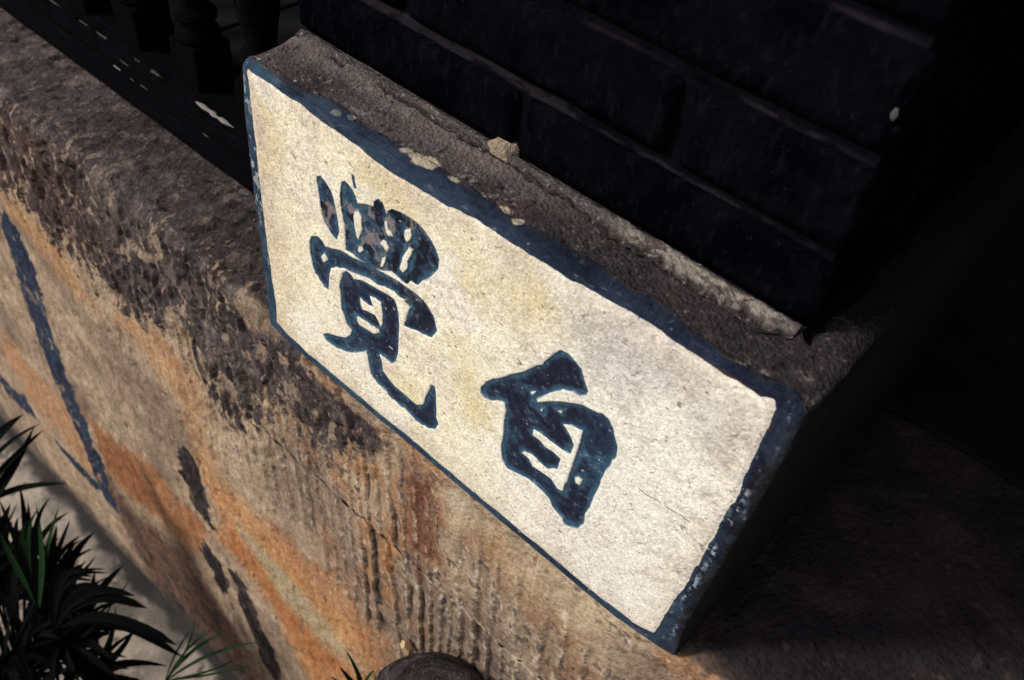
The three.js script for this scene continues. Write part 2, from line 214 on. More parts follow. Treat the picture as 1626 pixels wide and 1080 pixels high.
function wallColour(x, h) {
  const y = h, n1 = fbm(x * 6, h * 6, 3), n2 = fbm(x * 24 + 3, h * 24, 4), n3 = vn(x * 330, h * 300), n4 = fbm(x * 84, h * 56 + 7, 3);
  const wig = (n2 - 0.5) * 0.06 + (n4 - 0.5) * 0.03 + (n1 - 0.5) * 0.05, c = [155, 133, 110];
  let d = 0;
  if (x < 0.34) {                                                // dark crust from the ledge down over the front
    const flow = (fbm(x * 15, h * 6, 3) - 0.5) * 0.17 + (fbm(x * 58, h * 34, 4) - 0.5) * 0.17 + (fbm(x * 150, h * 110, 3) - 0.5) * 0.07;
    d = sm(-0.006, 0.012, h - darkEdge(x) + flow) * sm(0.27, 0.14, x + (n2 - 0.5) * 0.2);
    if (d > 0 && x > -0.15) { d *= 1 - sm(0.012, -0.006, fP(x, h) + wig * 0.7) * 0.85; d *= 1 - sm(0.008, -0.004, fT(x, h) + wig * 0.3) * 0.85; }
  }
  if (h > 0.006) d = Math.max(d, sm(0.006, 0.02, h));
  let [g, reg] = h < 0.02 ? grooves(x, y) : [0, 0];
  if (d < 0.995) {
    mixc(c, [171, 150, 124], sm(0.48, 0.72, n2)); mixc(c, [118, 100, 85], sm(0.5, 0.3, n1) * 0.75);
    if (x > -0.15) { mixc(c, [148, 110, 80], sm(0.5, 0.7, fbm(x * 11 - 6, h * 9 + 30, 3)) * sm(-0.1, 0.15, x) * 0.8); mixc(c, [176, 156, 128], sm(0.25, 0.5, x) * sm(0.35, 0.6, n1) * 0.8); }
    const ink = (f, w = 0.03) => sm(w, -w, f(x, y) + wig);
    if (x < 0.25) {                                              // bedding: orange, ochre, brown
      const inA = sm(0.03, -0.03, fA(x, y) + wig * 0.6) * (0.5 + 0.5 * sm(-0.52, -0.68, y)), inE = sm(0.035, -0.03, fE(x, y) + wig * 0.6), inB = ink(fB), inBr = ink(fBr, 0.06);
      mixc(c, [172, 132, 94], ink(fD) * 0.8);
      if (inA > 0) { mixc(c, [177, 128, 84], inA * (0.7 + 0.5 * n2)); mixc(c, [168, 112, 80], inA * sm(0.4, 0.7, fbm(x * 13 + y * 9, y * 4 - 2, 3)) * 0.8); mixc(c, [168, 110, 70], inA * sm(-0.7, -1.05, y) * 0.75); }
      if (inE > 0) { mixc(c, [170, 116, 72], inE * 0.9); mixc(c, [146, 92, 58], inE * sm(0.45, 0.7, n1) * 0.5); }
      if (inB > 0) { mixc(c, [156, 106, 70], inB * 0.9); mixc(c, [130, 80, 52], inB * sm(0.48, 0.7, n1) * 0.6); }
      if (inBr > 0) mixc(c, mixc([92, 66, 54], [58, 44, 42], sm(0.4, 0.7, n2)), inBr * 0.85);
      mixc(c, [170, 126, 92], ink(fC) * 0.8); mixc(c, [160, 147, 118], sm(0.03, -0.05, fG(x, y) + wig * 0.4) * 0.85);
    }
    if (x > 0.1) {
      mixc(c, [100, 64, 50], sm(0.05, 0.0, Math.abs(x - 0.262 + (n1 - 0.5) * 0.03)) * sm(-0.02, -0.09, y) * sm(-0.36, -0.26, y) * sm(0.3, 0.6, n2) * 0.85);
      mixc(c, [156, 100, 52], sm(0.022, 0.0, Math.abs(x - 0.2 + (n1 - 0.5) * 0.02)) * sm(-0.24, -0.3, y) * sm(-0.52, -0.4, y) * 0.7);
      mixc(c, [196, 182, 156], sm(0.035, 0, Math.hypot((x - 0.322) * 0.8, (y + 0.075) * 0.45) + wig * 0.4) * 0.8);
      mixc(c, [112, 96, 84], sm(-0.12, -0.24, y + wig) * sm(0.3, 0.45, x) * 0.5 + sm(SEAM, SEAM - 0.03, y) * sm(0.1, 0.3, x) * 0.45);
    }
    if (x < 0.2 && reg > 0) { const q = 1 - 0.85 * sm(0.02, -0.02, fA(x, y)); g *= q; reg *= q; }
    if (reg > 0) { mixc(c, [62, 49, 43], sm(0.5, 0.85, g + (n3 - 0.5) * 0.25) * sm(0.25, 0.5, n2)); mixc(c, [196, 178, 152], sm(0.2, 0.0, g) * reg * 0.65 * sm(0.35, 0.65, n4)); mixc(c, [60, 50, 46], sm(0.62, 0.74, n4) * (0.1 + 0.6 * reg)); }
    else mixc(c, [70, 58, 52], sm(0.7, 0.8, n4) * 0.6);
    const streak = vn(x * 125 + h * 6, y * 5), k = (streak - 0.5) * 20 * (1 - reg * 0.7); c[0] += k; c[1] += k * 0.95; c[2] += k * 0.8;
    { const sx = Math.abs(h - SEAM); if (sx < 0.008) { mixc(c, [198, 180, 156], x > 0.27 ? sm(0.004, 0.001, sx) * 0.6 * n2 * 1.5 : 0); mixc(c, [66, 57, 52], x < 0.2 && x > -0.06 ? sm(0.0035, 0.001, sx) * 0.8 : 0); } }
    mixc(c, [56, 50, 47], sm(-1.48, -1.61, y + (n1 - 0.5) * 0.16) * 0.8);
    if (x < 0 && x > -0.5 && y < -0.5) mixc(c, mixc([36, 31, 32], [62, 52, 48], sm(0.55, 0.7, fbm(x * 90, y * 40, 3))), sm(0.006, -0.004, fMark(x, y) + (n4 - 0.5) * 0.022 + (n2 - 0.5) * 0.012) * 0.95);
    if (x < -0.7 && y < -0.2) mixc(c, mixc([32, 48, 72], [25, 33, 52], n2), sm(0.003, -0.004, fBlue(x, y) + (n4 - 0.5) * 0.024 + (n3 - 0.5) * 0.006) * 0.93 * sm(0.3, 0.44, n4 * 0.5 + n2 * 0.5));
    mixc(c, [88, 70, 58], sm(0.74, 0.82, fbm(x * 60 + 14, h * 22, 3)) * 0.5 * sm(-1.2, -0.9, y));
    if (x > -0.4 && y > -0.6) mixc(c, [206, 192, 172], sm(0.73, 0.8, fbm(x * 110, h * 50 + 3, 3)) * 0.5);
  }
  if (d > 0) {
    const dc = mixc([68, 60, 59], [52, 44, 43], sm(0.35, 0.65, n1)); mixc(dc, [94, 83, 78], sm(0.52, 0.72, n2) * 0.75); mixc(dc, [62, 47, 44], sm(0.03, -0.06, h) * sm(-0.35, -0.6, x) * 0.8);
    const strk = vn(x * 110, h * 12); if (h < 0.02) { dc[0] += (strk - 0.5) * 18; dc[1] += (strk - 0.5) * 17; dc[2] += (strk - 0.5) * 16; }
    mixc(dc, [38, 32, 34], sm(0.64, 0.76, fbm(x * 60 + 60, h * 46, 3)) * 0.8);
    if (h < 0.1) mixc(dc, [146, 125, 106], sm(0.62, 0.68, fbm(x * 60 - 20, h * 34 + 4, 4)) * 0.85 * sm(0.1, -0.01, h) + (h < 0.02 ? sm(0.72, 0.78, fbm(x * 160, h * 100, 2)) * 0.6 : 0));
    mixc(dc, [126, 112, 102], sm(0.76, 0.84, fbm(x * 120, h * 120, 2)) * 0.6);
    mixc(c, dc, d * 0.97);
  }
  const k = (n3 - 0.5) * 34 + (n4 - 0.5) * 46; c[0] += k; c[1] += k * 0.96; c[2] += k * 0.9;
  return c;
}
const sandstone = thing('sandstone_wall', 'weathered sandstone wall with orange bands, chisel furrows and a blackened ledge', 'wall'); 
const footY = edgeAt(BLUE_FOOT);
function slab(x0, x1, h0, h1, step, tw, th, colour, label) {     // a dressed block: front below h = 0, ledge above, worn arris between
  const X0 = x0, X1 = x1, pad = 0.012;
  const radius = (x) => 0.004 + 0.026 * sm(-0.015, -0.1, x) * (0.75 + 0.5 * vn(x * 9, 3.3)) + 0.018 * sm(0.64, 0.68, x);
  const pos = (x, h) => {
    const r = radius(x), q = r * 0.7854; let y, z, ny, nz;       // h is length along the profile
    if (h < -q) { y = h + q - r; z = 0; ny = 0; nz = 1; } else if (h > q) { y = 0; z = -(h - q + r); ny = 1; nz = 0; } else { const a = (h + q) / (2 * q) * Math.PI / 2; ny = Math.sin(a); nz = Math.cos(a); y = -r + r * ny; z = -r + r * nz; }
    let o = wallHeight(x, h) - 0.004;
    const under = sm(-0.012, 0.0, x) * sm(0.645, 0.63, x); if (under > 0) { o = Math.min(o, 0.001 - sm(-0.03, 0, h) * 0.002 + (1 - under) * 0.01); if (h > 0) o = Math.min(o, -0.004); y += under * footY(x) * sm(-0.05, 0, h); }
    const e = Math.min(x - X0, X1 - x), eh = Math.abs(h - SEAM); o -= sm(0.008, 0, e) * 0.0014 * (0.3 + vn(x * 40, h * 40)) + sm(0.006, 0, eh) * 0.0008 * sm(-0.2, 0.1, x);     // arrises of the joints
    return [x, y + ny * o, z + nz * o];
  };
  const us = step > 0.004 ? [...range(x0, -0.35, 0.008).slice(0, -1), ...range(-0.35, 0.55, 0.003), ...range(0.55, x1, 0.02).slice(1)] : x1 > 0.9 ? [...range(x0, 0.95, step), ...range(0.95, x1, 0.02).slice(1)] : range(x0, x1, step), vs = step > 0.004 ? [...range(h0, -0.8, 0.009).slice(0, -1), ...range(-0.8, h1, 0.003)] : range(h0, h1, step);
  const uvf = (x, h) => [(x - x0) / (x1 - x0), (h - h0) / (h1 - h0)];
  const g = grid(us, vs, pos, uvf);
  const m = matte({
    map: texture(tw, th, (u, v) => colour(x0 + u * (x1 - x0), h0 + v * (h1 - h0)), true),
    bumpMap: texture(tw, th, (u, v) => { const x = x0 + u * (x1 - x0), h = h0 + v * (h1 - h0); return 0.6 + (vn(x * 420, h * 380) - 0.5) * 0.4 + (fbm(x * 210, h * 130, 2) - 0.5) * 0.5 - sm(0.7, 0.8, fbm(x * 75 + 30, h * 60, 2)) * 0.4 - (h < 0 ? grooves(x, h)[0] * 0.35 : 0); }), bumpScale: 0.0024,
  });
  const parts = [g];
  if (h1 > 0) parts.push(box(x0 + pad, h0 + 0.004, -h1 + 0.006, x1 - pad, -0.04, -0.02)); else parts.push(box(x0 + pad, h0, -0.3, x1 - pad, h1 - 0.004, -0.015));
  return part('stone_block', mergeGeometries(parts), m, sandstone, label);
}
slab(-1.78, JOINT, SEAM, 0.165, 0.003, 2048, 448, wallColour, 'upper sandstone block with a blackened ledge');
const ledgeColour = (x, h) => {
  if (h < 0.004) return wallColour(x, h);
  const n = fbm(x * 8, h * 8, 4), f = fbm(x * 60, h * 60, 3), c = mixc([47, 40, 42], [34, 29, 32], sm(0.35, 0.7, n));
  mixc(c, [60, 46, 46], sm(0.55, 0.75, fbm(x * 18 + 9, h * 18, 4)) * 0.8); mixc(c, [74, 62, 58], sm(0.76, 0.84, f) * 0.6);
  const k = (vn(x * 260, h * 260) - 0.5) * 14; c[0] += k; c[1] += k * 0.9; c[2] += k * 0.9;
  const e = sm(0.06, 0.0, h + (n - 0.5) * 0.08) * sm(1.0, 0.66, x); mixc(c, [86, 70, 64], e * (0.35 + 0.6 * f)); mixc(c, [128, 106, 88], sm(0.035, 0, h + (f - 0.5) * 0.05) * sm(0.74, 0.63, x + (n - 0.5) * 0.1) * 0.8);
  return mixc(c, wallColour(x, 0), sm(0.012, 0.004, h));
};
slab(JOINT + 0.00015, 1.35, SEAM, 0.466, 0.0035, 896, 640, ledgeColour, 'upper sandstone block with a dark ledge');
slab(-1.78, 1.35, -1.66, SEAM - 0.00015, 0.006, 2048, 900, wallColour, 'lower sandstone block with orange bedding');
part('joint_filler', (() => { const g = mergeGeometries([box(-1.77, SEAM - 0.008, -0.05, 1.3, SEAM + 0.008, -0.0105), box(JOINT - 0.006, SEAM, -0.05, JOINT + 0.006, -0.02, -0.0105)]); return g; })(), matte({ color: new THREE.Color().setRGB(0.13, 0.1, 0.075) }), sandstone, 'dark packed joint between the stones');
{ // a splinter of pale stone wedged at the foot of the furrows
  const g = new THREE.DodecahedronGeometry(0.012, 0); g.scale(0.75, 1.35, 0.8); g.rotateZ(0.5); g.translate(0.258, -0.508, 0.004);
  part('stone_chip', g, matte({ color: new THREE.Color().setRGB(0.5, 0.36, 0.2) }), sandstone, 'small pale chip of stone wedged in the wall');
}
{ // the paved floor behind
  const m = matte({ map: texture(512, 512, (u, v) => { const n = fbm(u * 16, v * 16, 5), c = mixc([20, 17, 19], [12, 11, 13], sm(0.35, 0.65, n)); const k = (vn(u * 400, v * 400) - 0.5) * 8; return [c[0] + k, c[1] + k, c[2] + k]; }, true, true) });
  const floor = thing('stone_floor', 'dark stone paving behind the railing and right of the pillar', 'floor');
  floor.userData = { kind: 'structure' };
  const fp = (x0, x1, z0, z1, dy) => { const g = new RoundedBoxGeometry(x1 - x0 - 0.006, 0.3, z1 - z0 - 0.006, 2, 0.006); g.translate((x0 + x1) / 2, -0.15 + dy, (z0 + z1) / 2); part('paving_slab', g, m, floor); };
  const z = [-0.47, -1.05, -1.65, -2.3, -3];
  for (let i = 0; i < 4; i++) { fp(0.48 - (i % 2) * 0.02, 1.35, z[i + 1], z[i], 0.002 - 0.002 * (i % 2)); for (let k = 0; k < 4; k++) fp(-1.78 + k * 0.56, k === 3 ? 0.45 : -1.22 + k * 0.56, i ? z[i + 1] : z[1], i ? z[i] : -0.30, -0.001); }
}

// ---------------------------------------------------------------- painted plinth block
const BW = 0.633, BH = 0.369, BD = 0.705;
const FF = [-0.03, -0.03, 0.67, 0.46];
const fPanel = field(...FF, 0.0012, (x, y) => segDist(PANEL, x, y));
const inkA = field(0.08, -0.0, 0.31, 0.34, 0.0007, (x, y) => Math.max(union(INK_A, x, y), -union(GAP_A, x, y)));
const inkB = field(0.32, 0.04, 0.52, 0.30, 0.0007, (x, y) => Math.max(union(INK_B, x, y), -union(GAP_B, x, y)));
const ink = (x, h) => (x > 0.082 && x < 0.308 && h > 0.002 && h < 0.338 ? inkA(x, h) : x > 0.322 && x < 0.518 && h > 0.042 && h < 0.298 ? inkB(x, h) : 0.05);
const blueTop = edgeAt(BLUE_TOP);
const wob = (x, h) => (fbm(x * 60, h * 60, 3) - 0.5);
const CREAM = [0.216, 0.388, 0.01, 0.226, 0.3885, 0.009, 0.238, 0.388, 0.011, 0.249, 0.389, 0.009, 0.2746, 0.387, 0.0075, 0.309, 0.389, 0.0085, 0.331, 0.389, 0.008, 0.353, 0.383, 0.004, 0.13, 0.379, 0.006, 0.146, 0.383, 0.005, 0.065, 0.384, 0.004];
function zone(x, h) {                                            // 0 white ground, 1 ink, 2 blue edge, 3 bare stone
  if (fPanel(x, h) + wob(x, h) * 0.004 < 0) return ink(x, h) + wob(x * 1.7, h * 1.7) * 0.0026 < 0 ? 1 : 0;
  return h < blueTop(x) + wob(x + 5, h) * 0.012 ? 2 : 3;
}
function blockColour(x, h) {
  const n1 = fbm(x * 12, h * 12, 3), n2 = fbm(x * 46, h * 46, 4), n3 = fbm(x * 210, h * 210, 3), n4 = vn(x * 760, h * 760), z = zone(x, h);
  let c;
  if (z === 0) {                                                 // lime wash: yellowed on the left, greyer to the right, brushed
    c = [234, 225, 196]; mixc(c, [232, 228, 213], sm(0.28, 0.5, x)); mixc(c, [212, 196, 160], sm(0.1, 0.0, x + (n1 - 0.5) * 0.08) * 0.8);
    const Y = (a, b, r) => sm(r, 0, Math.hypot(x - a, (h - b) * 0.8) + (n1 - 0.5) * 0.09 + (n2 - 0.5) * 0.04);
    mixc(c, [214, 197, 152], 0.7 * Math.min(1, Y(0.03, 0.28, 0.08) + Y(0.235, 0.07, 0.06) + Y(0.342, 0.14, 0.04) + Y(0.213, 0.323, 0.06) + Y(0.39, 0.31, 0.08) + Y(0.3, 0.25, 0.07)) * (0.25 + n2 * 1.2));
    mixc(c, [182, 175, 169], 0.75 * Math.min(1, Y(0.515, 0.335, 0.08) + Y(0.457, 0.324, 0.07) + Y(0.585, 0.31, 0.05)) * (0.2 + n2 * 1.2)); mixc(c, [212, 198, 186], sm(0.5, 0.72, fbm(x * 20 + 44, h * 20, 4)) * 0.4); mixc(c, [236, 230, 216], sm(0.5, 0.72, fbm(x * 17 + 4, h * 17 + 60, 4)) * 0.7);
    mixc(c, [192, 176, 158], sm(0.04, 0.0, -fPanel(x, h) + (n2 - 0.5) * 0.06) * 0.4);
    const brush = vn((x + h * 0.45) * 80, (h - x * 0.45) * 460), brush2 = vn((x * 0.6 - h) * 70, (h * 0.6 + x) * 420), kb = (brush - 0.5) * 8 + (brush2 - 0.5) * 7 + (n3 - 0.5) * 50 * (0.5 + n1) + (n4 - 0.5) * 40 + (n2 - 0.5) * 16 + (vn(x * 420, h * 420) - 0.5) * 22 * (0.4 + 1.2 * n1);
    c[0] += kb; c[1] += kb; c[2] += kb * 0.96;
    mixc(c, [138, 122, 108], sm(0.72, 0.86, n3) * 0.6 * sm(0.35, 0.6, n2)); mixc(c, [104, 92, 86], sm(0.83, 0.9, fbm(x * 120 + 20, h * 190 + x * 60, 2)) * 0.6);
    { const cy = 0.1894 + (x - 0.548) * 0.135 + (vn(x * 90, 2) - 0.5) * 0.003; mixc(c, [96, 84, 78], (x > 0.535 && x < 0.613 ? 1 : 0) * sm(0.0009, 0.0002, Math.abs(h - cy)) * sm(0.4, 0.65, vn(x * 130, 8)) * 0.8); }   // a hairline crack
    const s = ink(x, h); if (s < 0.006) { mixc(c, [224, 219, 206], sm(0.0034, 0.001, s) * 0.5); mixc(c, [112, 118, 122], sm(0.0014, 0.0002, s) * 0.8 * sm(0.35, 0.65, n2)); }
  } else if (z === 3) {
    const L = (a, b, r) => sm(r, 0, Math.hypot(x - a, h - b) + (n2 - 0.5) * 0.03);
    c = mixc([78, 70, 69], [56, 49, 50], sm(0.35, 0.66, n1)); mixc(c, [92, 69, 64], sm(0.55, 0.75, fbm(x * 30 + 12, h * 30, 3)) * 0.4);
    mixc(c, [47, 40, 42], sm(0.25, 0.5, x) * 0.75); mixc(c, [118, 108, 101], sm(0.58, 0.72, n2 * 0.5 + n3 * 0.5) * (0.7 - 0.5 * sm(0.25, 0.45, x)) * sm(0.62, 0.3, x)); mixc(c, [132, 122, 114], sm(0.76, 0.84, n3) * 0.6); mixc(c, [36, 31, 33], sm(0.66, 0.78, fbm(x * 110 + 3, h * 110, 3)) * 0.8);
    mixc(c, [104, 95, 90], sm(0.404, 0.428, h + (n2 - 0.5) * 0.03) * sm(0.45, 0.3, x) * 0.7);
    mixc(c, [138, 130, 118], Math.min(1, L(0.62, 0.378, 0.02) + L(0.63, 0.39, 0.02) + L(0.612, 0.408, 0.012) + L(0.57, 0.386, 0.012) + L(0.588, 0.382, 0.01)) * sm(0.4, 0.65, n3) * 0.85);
    mixc(c, [17, 15, 18], sm(0.44, 0.54, h + (n2 - 0.5) * 0.06) * 0.97);                  // shade put into the colour, near black further back
    const k3 = ((n4 - 0.5) * 26 + (n3 - 0.5) * 30) * (h > 0.5 ? 0.3 : 1); c[0] += k3; c[1] += k3 * 0.96; c[2] += k3 * 0.94;
    if (h < 0.41) for (let i = 0; i < CREAM.length; i += 3) mixc(c, [186, 170, 144], sm(CREAM[i + 2], CREAM[i + 2] * 0.6, Math.hypot(x - CREAM[i], (h - CREAM[i + 1]) * 1.3) + (n2 - 0.5) * 0.022) * 0.95);
    if (x < 0.012) mixc(c, [196, 176, 146], sm(0.386, 0.379, h + (n2 - 0.5) * 0.02) * sm(0.366, 0.372, h) * 0.85);
  } else if (z === 2) {
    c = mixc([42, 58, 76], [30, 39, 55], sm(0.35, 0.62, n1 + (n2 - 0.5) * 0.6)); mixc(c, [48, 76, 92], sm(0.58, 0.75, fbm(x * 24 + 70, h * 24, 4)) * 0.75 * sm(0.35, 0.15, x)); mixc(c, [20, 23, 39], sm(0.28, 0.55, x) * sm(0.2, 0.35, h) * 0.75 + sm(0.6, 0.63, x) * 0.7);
    mixc(c, [44, 74, 94], sm(0.1, 0.0, h) * sm(0.6, 0.2, x) * 0.5 + sm(0.02, 0.0, x) * 0.3); mixc(c, [38, 66, 88], sm(0.004, 0.0, fPanel(x, h)) * sm(0.3, 0.5, n1) * 0.6);
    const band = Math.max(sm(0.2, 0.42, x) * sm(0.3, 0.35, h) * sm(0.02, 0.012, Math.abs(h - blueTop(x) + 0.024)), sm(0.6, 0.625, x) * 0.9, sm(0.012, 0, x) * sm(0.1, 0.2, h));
    const al = x > 0.598 || x < 0.02 ? fbm(x * 210 + 7, h * 80, 3) : fbm(x * 80 + 7, h * 210, 3); mixc(c, [176, 173, 168], sm(0.71, 0.77, al * 0.85 + n3 * 0.15) * band + sm(0.64, 0.7, fbm(x * 160, h * 90 + 6, 3)) * sm(0.014, 0.006, x) * sm(0.05, 0.14, h) * 0.8 + sm(0.8, 0.84, fbm(x * 150, h * 220 + 20, 3)) * 0.7 * sm(0.15, 0.3, x)); mixc(c, [92, 98, 106], sm(0.6, 0.75, al) * 0.45);
    if (x > 0.598 && h < 0.33) mixc(c, [150, 162, 168], sm(0.0035, 0.001, Math.abs(x - 0.6195 - (vn(h * 30, 4) - 0.5) * 0.006)) * sm(0.56, 0.66, vn(h * 28, 9)) * sm(0.45, 0.6, n3) * 0.9);
    { const t = h > 0.3 ? blueTop(x) - h : 1; mixc(c, mixc([62, 55, 55], [44, 39, 42], n1), sm(0.011, 0.001, t + (n2 - 0.5) * 0.012) * sm(0.38, 0.56, n3 * 0.5 + n2 * 0.5)); mixc(c, [36, 32, 35], sm(0.617, 0.629, x + (n2 - 0.5) * 0.014) * sm(0.36, 0.54, n3 * 0.5 + n2 * 0.5)); mixc(c, [58, 74, 88], sm(0.52, 0.68, fbm(x * 40 + 11, h * 40, 4)) * 0.4); }
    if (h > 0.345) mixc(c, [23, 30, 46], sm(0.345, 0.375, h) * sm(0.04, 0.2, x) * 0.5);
    const k = (n3 - 0.5) * 24 + (n4 - 0.5) * 10; c[0] += k * 0.8; c[1] += k; c[2] += k * 1.1;
    if (x > 0.45 && h > 0.34) mixc(c, [66, 40, 36], sm(0.0035, 0.001, fPanel(x, h) + (n2 - 0.5) * 0.003) * sm(0.4, 0.6, n1) * 0.8);
    if (h > 0.34) for (let i = 0; i < CREAM.length; i += 3) mixc(c, [182, 168, 144], sm(CREAM[i + 2], CREAM[i + 2] * 0.6, Math.hypot(x - CREAM[i], (h - CREAM[i + 1]) * 1.3) + (n2 - 0.5) * 0.022) * (x > 0.18 ? 0.9 : 0.4));
  } else {
    const s = ink(x, h), deep = sm(-0.001, -0.0085, s + (n2 - 0.5) * 0.009);
    c = mixc([54, 82, 102], [37, 51, 71], deep); mixc(c, [27, 29, 45], deep * sm(0.42, 0.66, n1 + (n2 - 0.5) * 0.8) * 0.85); mixc(c, [54, 84, 104], sm(0.58, 0.72, n2) * 0.55);
    const worn = x < 0.31 ? sm(0.19, 0.25, h) : 0;               // the top of the left character is badly flaked
    if (x < 0.31) { mixc(c, [60, 84, 98], worn * sm(0.5, 0.65, fbm(x * 50 + 3, h * 50 + 8, 3)) * 0.7); mixc(c, [138, 124, 120], sm(0.6 - worn * 0.05, 0.7, fbm(x * 75 + 33, h * 62, 4)) * (0.1 + 0.7 * worn)); mixc(c, [18, 20, 30], worn * sm(0.58, 0.7, fbm(x * 95, h * 75 + 12, 3)) * 0.85); }
    mixc(c, [184, 178, 170], sm(0.87, 0.89, fbm(x * 120 + 9, h * 170, 2)) * 0.9 * deep); mixc(c, [130, 140, 146], sm(0.7, 0.8, n3) * 0.35);
    const k = (n3 - 0.5) * 30 + (n4 - 0.5) * 10; c[0] += k * 0.8; c[1] += k; c[2] += k * 1.1;
  }
  return c;
}
const U0 = -0.014, U1 = 0.647;
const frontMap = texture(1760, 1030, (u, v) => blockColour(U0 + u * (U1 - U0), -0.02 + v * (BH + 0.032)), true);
const reliefFn = (x, h) => {
  const z = zone(x, h), s = ink(x, h), rough = z === 3 ? 0.35 : z === 0 ? 0.12 : 0.15;
  let o = 0.5 + (fbm(x * 130, h * 130, 3) - 0.5) * rough + (vn(x * 520, h * 520) - 0.5) * (z === 3 ? 0.4 : 0.16) - sm(0.72, 0.82, fbm(x * 90 + 4, h * 90, 3)) * 0.25; if (z === 1) o -= 0.12; if (z === 2) o -= 0.05; return o;
};
const frontBump = texture(1760, 1030, (u, v) => reliefFn(U0 + u * (U1 - U0), -0.02 + v * (BH + 0.032)), false);
const TD = 0.46;
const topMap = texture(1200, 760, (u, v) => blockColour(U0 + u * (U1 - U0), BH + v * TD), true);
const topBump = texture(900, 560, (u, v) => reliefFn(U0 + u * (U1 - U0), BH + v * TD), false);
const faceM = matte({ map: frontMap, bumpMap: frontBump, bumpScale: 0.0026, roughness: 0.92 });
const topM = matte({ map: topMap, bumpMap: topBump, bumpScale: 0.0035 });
const sideM = matte({ map: texture(512, 512, (u, v) => { const n = fbm(u * 12, v * 12, 4), c = mixc([17, 16, 21], [10, 9, 13], n); mixc(c, [44, 41, 42], sm(0.76, 0.84, fbm(u * 50, v * 50, 3)) * 0.5); return c; }, true) });

const plinth = thing('plinth_block', 'white limewashed stone plinth with blue border and two large blue characters', 'plinth');
const footed = (x, y) => y + footY(x) * sm(0.04, 0, y);
const BX = -0.0075;
function blockPoint(x, y, z) {                                   // p on the sharp box -> worn stone with rounded arrises
  const wear = 0.6 + 0.9 * vn(x * 22 + y * 13, z * 22 + 5), R = 0.0125 * wear + 0.012 * sm(0.06, 0, Math.hypot(x, y - BH)) , rl = Math.min(R, 0.004 + 0.01 * sm(0.3, 0.369, y));
  const bot = sm(0.03, 0.0, y), r = (x < BW / 2 ? rl : R) * (1 - bot * 0.75) + 0.001;
  const yf = footed(x, y) - y, qx = clamp(x, BX + r, BW - r), qy = Math.min(y, BH - r), qz = Math.min(z, -r);
  let dx = x - qx, dy = y - qy, dz = z - qz; const l = Math.hypot(dx, dy, dz) || 1e-9;
  if (l < 1e-8) { dz = 1; } else { dx /= l; dy /= l; dz /= l; }
  const s = ink(x, y + yf), h = y + (y >= BH - 1e-6 ? -z : 0), zn = z > -1e-6;
  let o = (v3(x * 30, y * 30, z * 30) - 0.5) * 0.0035 + (v3(x * 9, y * 9, z * 9) - 0.5) * 0.005 + (v3(x * 75, y * 75, z * 75) - 0.5) * 0.0016;
  if (zn) { o *= 0.4; o -= sm(0.0016, -0.0016, s) * 0.0016; const fp = fPanel(x, y + yf); o += sm(0.0, -0.004, fp) * 0.0008; }
  else { o *= 0.9; o += sm(0.05, 0.07, h - BH) * 0.004 * vn(x * 30, 9); const bt = blueTop(x); o -= sm(bt - 0.001, bt + 0.004, h) * 0.0018 * sm(0.1, 0, -z); }
  const nearEdge = sm(0.03, 0, Math.max(BH - y, -z)); o -= nearEdge * sm(0.5, 0.8, vn(x * 34 + 8, 4.4)) * 0.006;       // bites out of the top arris
  const taper = 1 - 0.017 * sm(BH, 0, y) * sm(0.4, BW, x);
  return [(qx + dx * (r + o)) * taper, qy + yf + dy * (r + o), qz + dz * (r + o) + 0.0012];
}
